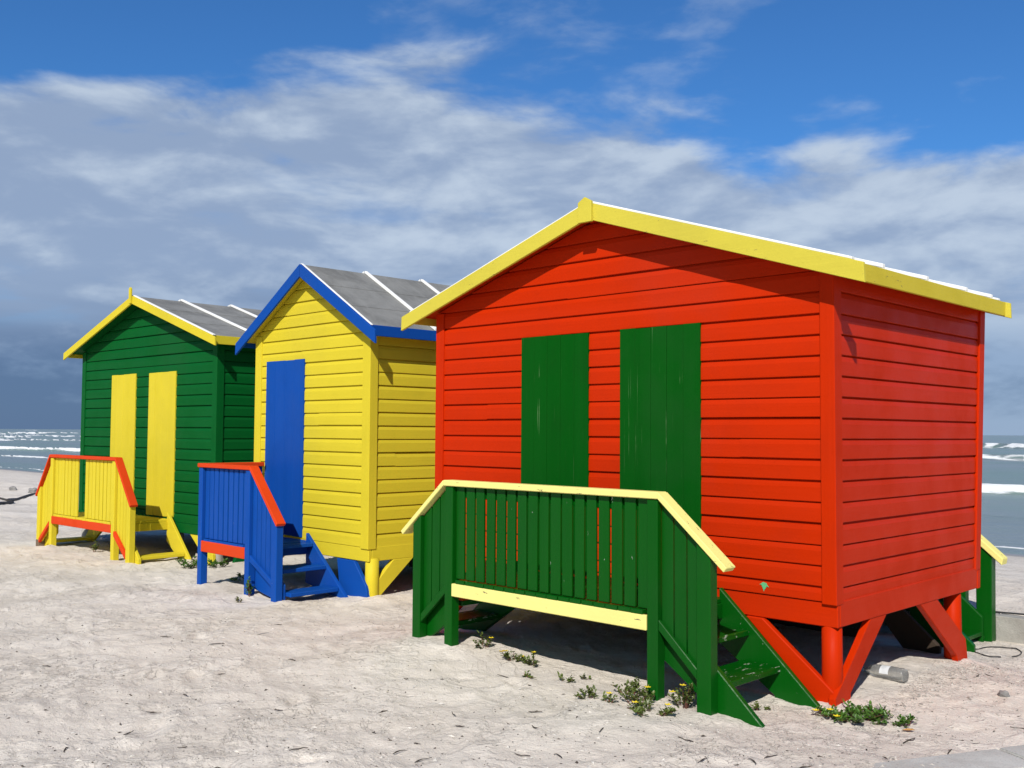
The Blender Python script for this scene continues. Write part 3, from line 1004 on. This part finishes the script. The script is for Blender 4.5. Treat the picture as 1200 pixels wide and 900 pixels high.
# ------------------------------------------------------------------ plants
def leaf_at(bm, p, dirv, L, W_):
    dirv = dirv.normalized()
    side = dirv.cross(Vector((0, 0, 1)))
    if side.length < .1: side = Vector((1, 0, 0))
    side.normalize()
    upv = side.cross(dirv)
    pts = [p, p + dirv * L * .35 + side * W_ * .5 + upv * L * .06, p + dirv * L * .75 + side * W_ * .42 + upv * L * .05, p + dirv * L,
           p + dirv * L * .75 - side * W_ * .42 + upv * L * .05, p + dirv * L * .35 - side * W_ * .5 + upv * L * .06]
    mid_ = bm.verts.new(p + dirv * L * .5 - upv * L * .04)
    v = [bm.verts.new(x_) for x_ in pts]
    for i in range(6):
        bm.faces.new((mid_, v[i], v[(i + 1) % 6]))


def plant(x, y, r, h, nleaf, nfl, label, mat='leaf', leafsize=.028, upright=False):
    z = gz(x, y)
    root = bpy.data.objects.new('dune_plant', None)
    COL.objects.link(root)
    root.location = (x, y, z)
    tag(root, label, 'plant', 'small plants growing in the sand by the huts')
    bl, bs = bmesh.new(), bmesh.new()
    heads = []
    nst = max(4, int(nleaf / 16))
    for s_ in range(nst):
        a = random.uniform(0, 6.283); rr = r * math.sqrt(random.random())
        hh = h * random.uniform(.4, 1.0) * (1 - .5 * (rr / r) ** 2)
        ex, ey = rr * math.cos(a), rr * math.sin(a)
        p0_, p1_ = Vector((ex * .35, ey * .35, -.01)), Vector((ex, ey, hh))
        tube(bs, [p0_, p0_.lerp(p1_, .5) + Vector((0, 0, hh * .15)), p1_], [.0028, .0022, .0015], 5)
        heads.append(p1_)
        for k in range(int(nleaf / nst)):
            f = random.uniform(.25, 1.05)
            b0 = p0_.lerp(p1_, f) + Vector((random.gauss(0, .006), random.gauss(0, .006), random.gauss(0, .004) + hh * .1))
            b0.z = max(b0.z, .004)
            an = random.uniform(0, 6.283); el = random.uniform(-.1, 1.1)
            leaf_at(bl, b0, Vector((math.cos(an) * math.cos(el), math.sin(an) * math.cos(el), math.sin(el))), leafsize * random.uniform(.6, 1.3), leafsize * .55 * random.uniform(.7, 1.2))
    link('leaves', bl, M[mat], root, recalc=False)
    link('stems', bs, M['stem'], root)
    for k in range(nfl):
        p = random.choice(heads)
        bm = bmesh.new()
        c0 = bm.verts.new(p + Vector((0, 0, .020)))
        ring = []
        for i in range(20):
            a = i * 2 * math.pi / 20
            rr = .019 if i % 4 in (1, 2, 3) else .009
            ring.append(bm.verts.new(p + Vector((rr * math.cos(a), rr * math.sin(a), .026 + (.004 if i % 4 == 2 else 0)))))
        for i in range(20):
            bm.faces.new((c0, ring[i], ring[(i + 1) % 20]))
        link('flower', bm, M['flower'], root, recalc=False)


PL = [
    (-2.435, -.56, .12, .10, 90, 1, 'reddish tuft with one yellow flower by the green porch left post'),
    (-2.08, -.60, .10, .08, 110, 4, 'low tuft with four yellow flowers, second from the green porch left post'),
    (-1.93, -.58, .10, .07, 90, 2, 'loose sprig with two yellow flowers right of the four-flowered tuft'),
    (-1.72, -.86, .07, .03, 26, 0, 'tiny sparse sprig flat on the sand, farthest out from the green porch'),
    (-1.47, -.78, .06, .05, 40, 0, 'tiny upright sprig on the open sand in front of the green porch'),
    (-1.44, -.62, .05, .03, 18, 0, 'tiny flat sprig at the edge of the shade under the green porch'),
    (-1.10, -.98, .10, .07, 90, 0, 'flowerless tuft alone on the sand left of the right porch post'),
    (-.93, -1.0, .05, .05, 36, 1, 'tiny sprig with a yellow flower left of the right porch post'),
    (-.99, -.70, .13, .09, 150, 0, 'leafy patch touching the left side of the right porch post'),
    (-.80, -.88, .13, .12, 190, 3, 'dense tuft with yellow flowers at the foot of the right porch post'),
    (-.60, -1.02, .15, .06, 190, 2, 'low spreading patch with yellow flowers in front of the stair newel'),
    (-.56, -.76, .10, .16, 170, 2, 'upright leafy tuft with yellow flowers behind the stair newel under the green steps'),
    (-.30, -.35, .08, .04, 40, 0, 'sparse sprig in the shade under the green steps'),
]
for a in PL: plant(*a)
plant(.16, -.10, .22, .075, 850, 3, 'thick bright green mat with yellow flowers at the foot of the red corner stilt', 'leaf_b', .030)
plant(.44, -.06, .09, .05, 110, 0, 'small green tuft just right of the mat at the red corner stilt', 'leaf_b', .028)
plant(-5.72, -.50, .07, .16, 60, 0, 'upright sprig at the foot of the blue stair rail', 'leaf_b', .04)
plant(-5.62, -.70, .08, .05, 40, 0, 'sparse dry sprig on the sand in front of the blue newel post', 'leaf', .025)
plant(-6.75, .03, .16, .09, 160, 0, 'low dark tuft under the blue porch, seen behind its left post', 'leaf_b', .04)
plant(-8.25, .22, .20, .13, 220, 0, 'leafy green tuft where the yellow steps meet the blue porch', 'leaf_b', .045)
plant(-7.95, .42, .16, .10, 150, 0, 'leafy tuft at the grey stilt of the green hut', 'leaf_b', .045)
plant(-10.0, -.20, .10, .12, 60, 0, 'small pale sprig under the yellow porch', 'leaf', .04)

# ------------------------------------------------------------------ bottle
def lathe(bm, prof, seg=28):
    rings = [[bm.verts.new((z_, r_ * math.cos(2 * math.pi * k / seg), r_ * math.sin(2 * math.pi * k / seg))) for k in range(seg)] for z_, r_ in prof]
    for i in range(len(prof) - 1):
        for k in range(seg):
            bm.faces.new((rings[i][k], rings[i][(k + 1) % seg], rings[i + 1][(k + 1) % seg], rings[i + 1][k]))
    bm.faces.new(rings[0][::-1]); bm.faces.new(rings[-1])
bt = bpy.data.objects.new('plastic_bottle', None); COL.objects.link(bt)
bt.location = (.05, .855, gz(.05, .855) + .047); bt.rotation_euler = (0, math.radians(3), math.radians(171))
tag(bt, 'empty clear plastic bottle lying on the sand beside the red hut', 'bottle')
bm = bmesh.new()
lathe(bm, [(0, .030), (.004, .042), (.02, .046), (.05, .044), (.06, .046), (.10, .0465), (.19, .046), (.215, .044), (.25, .036), (.285, .018), (.295, .0145), (.315, .0145)])
link('body', bm, M['plastic'], bt, smooth=True)
bm = bmesh.new(); lathe(bm, [(.312, .0155), (.313, .017), (.328, .017), (.329, .0155)], 24); link('cap', bm, M['bluecap'], bt)
bm = bmesh.new()
seg = 14
ra = [[bm.verts.new((x_, .0475 * math.cos(a), .0475 * math.sin(a))) for a in np.linspace(.0, 1.5, seg)] for x_ in (.10, .165)]
for k in range(seg - 1): bm.faces.new((ra[0][k], ra[0][k + 1], ra[1][k + 1], ra[1][k]))
link('paper_label', bm, M['paper'], bt, smooth=True)

# ------------------------------------------------------------------ cable, kelp, rocks
bm = bmesh.new()
pts = []
for k in range(26):
    t_ = k / 25 * 2 * math.pi * .92 - .5
    px, py = .02 + .16 * math.cos(t_), 2.62 + .22 * math.sin(t_)
    pts.append((px, py, gz(px, py) + .006))
tube(bm, pts, .0045, 6)
tag(link('cable', bm, M['cable'], smooth=True), 'thin black cable looped on the sand by the back steps of the red hut', 'cable')
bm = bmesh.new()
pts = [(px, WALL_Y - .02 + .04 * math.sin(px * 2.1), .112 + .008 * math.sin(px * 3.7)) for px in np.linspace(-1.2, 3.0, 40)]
tube(bm, pts, .008, 7)  # thin dark tube drawn along the wall top
tag(link('dark_line', bm, M['cable'], smooth=True), 'thin dark line along the top of the low concrete wall', 'dark_line')
bm = bmesh.new()
kp = [(-19.3, 1.55), (-20.6, 2.25), (-21.3, 2.75), (-22.0, 2.9), (-22.6, 3.3), (-23.4, 3.9), (-24.0, 4.25)]
pts = [(a, b, gz(a, b) + .03) for a, b in kp]
tube(bm, pts, [.015, .035, .028, .04, .025, .032, .015], 8, .25)
tube(bm, [(-21.3, 2.75, gz(-21.3, 2.75) + .05), (-21.7, 2.5, gz(-21.7, 2.5) + .12), (-22.2, 2.45, gz(-22.2, 2.45) + .04)], [.03, .025, .012], 6, .2)
tag(link('driftwood_branch', bm, M['kelp'], smooth=True), 'dark crooked branch lying on the beach at the left edge', 'driftwood')
def rock(x, y, s, label, mat='rock', name='rock'):
    bm = bmesh.new()
    bmesh.ops.create_icosphere(bm, subdivisions=3, radius=1)
    sx, sy, sz = s
    for v in bm.verts:
        n_ = .22 * math.sin(3.1 * v.co.x + x) * math.cos(2.7 * v.co.y + y) + .14 * math.sin(6.3 * v.co.z + 4.2 * v.co.x)
        v.co = Vector((v.co.x * sx, v.co.y * sy, v.co.z * sz)) * (1 + n_)
    o = link(name, bm, M[mat], smooth=True)
    o.location = (x, y, gz(x, y) + sz * .35)
    return tag(o, label, 'rock')
rock(-26.2, 4.45, (.10, .09, .08), 'small grey rock on the far beach at the left edge')
rock(-24.75, 4.45, (.13, .10, .10), 'grey rock at the far end of the dark driftwood branch')
rock(.62, .95, (.035, .03, .022), 'small round grey stone on the gravelly sand right of the red hut', 'rock', 'stone')

# ------------------------------------------------------------------ twigs and fine debris
def in_view_spot(far=False):
    while True:
        a = base_ang + math.radians(random.uniform(-27, 27))
        r = 3.7 * (1.0 / (1 - random.random() * (.72 if far else .6)))
        x_, y_ = CAM.x + r * math.cos(a), CAM.y + r * math.sin(a)
        if y_ < -.95 or (x_ > .25 and y_ < 2.4) or (-4.6 < x_ < -3.7 and y_ < 1):
            return x_, y_
for k in range(90):
    x_, y_ = in_view_spot()
    bm = bmesh.new()
    L = random.uniform(.03, .11); a = random.uniform(0, 6.283)
    n = 5; ps = []; bend = random.uniform(-.6, .6)
    for i in range(n):
        f = i / (n - 1) - .5
        px, py = L * f * math.cos(a + bend * f), L * f * math.sin(a + bend * f)
        ps.append((px, py, .003 + random.uniform(0, .006)))
    tube(bm, ps, [random.uniform(.0016, .004) * q_ for q_ in (.6, 1, 1.1, .9, .5)], 5, .25)
    o = link('twig', bm, M['twig'])
    o.location = (x_, y_, gz(x_, y_) + .001)
    tag(o, 'short dry twig lying loose on the pale sand', 'twig', 'dry twigs scattered over the sand')
def chips(name, n, sz, mat, label, cat, spots):
    bm = bmesh.new()
    xs, ys = zip(*[spots() for _ in range(n)])
    zs = ground_z(np.array(xs), np.array(ys))
    for x_, y_, z_ in zip(xs, ys, zs):
        s_ = sz * random.lognormvariate(0, .45)
        rot = Matrix.Rotation(random.uniform(0, 6.28), 3, 'Z')
        vs = [Vector((random.uniform(.7, 2.0), random.uniform(-.4, .4), 0)), Vector((random.uniform(-.4, .4), random.uniform(.3, .9), 0)), Vector((-random.uniform(.7, 2.0), random.uniform(-.4, .4), 0)), Vector((random.uniform(-.4, .4), -random.uniform(.3, .9), 0)),
              Vector((random.uniform(-.3, .3), random.uniform(-.3, .3), random.uniform(.3, .8)))]
        vs = [bm.verts.new(Vector((x_, y_, z_ + .0005)) + rot @ (v * s_)) for v in vs]
        for i in range(4):
            bm.faces.new((vs[i], vs[(i + 1) % 4], vs[4]))
    o = link(name, bm, M[mat], recalc=False)
    o['label'] = label; o['category'] = cat; o['kind'] = 'stuff'
chips('seaweed_scraps', 2600, .0040, 'twig', 'dark crumbs of dried seaweed strewn over the sand', 'seaweed', in_view_spot)
chips('shell_fragments', 1300, .0055, 'shell', 'pale broken shell bits strewn over the sand', 'shells', in_view_spot)
chips('gravel', 2000, .007, 'pebble', 'fine grey gravel over the sand right of the red hut', 'gravel',
      lambda: (random.uniform(.1, 2.2), random.uniform(-1.2, 3.0)))
def drip():
    t_ = random.random()
    return .24 - .1 * t_ + random.gauss(0, .07), -.1 + 2.0 * t_ + random.gauss(0, .03)
chips('drip_line_gravel', 1100, .007, 'pebble', 'line of gravel washed out below the eaves of the red hut', 'gravel', drip)
bm = bmesh.new()
leaf_at(bm, Vector((0, 0, .004)), Vector((1, .4, .12)), .07, .04)
o = link('dry_leaf', bm, M['leafdry'], recalc=False)
o.location = (.46, -.16, gz(.46, -.16) + .004)
tag(o, 'single orange dry leaf on the gravelly sand right of the red corner stilt', 'leaf')
bpy.context.view_layer.update()
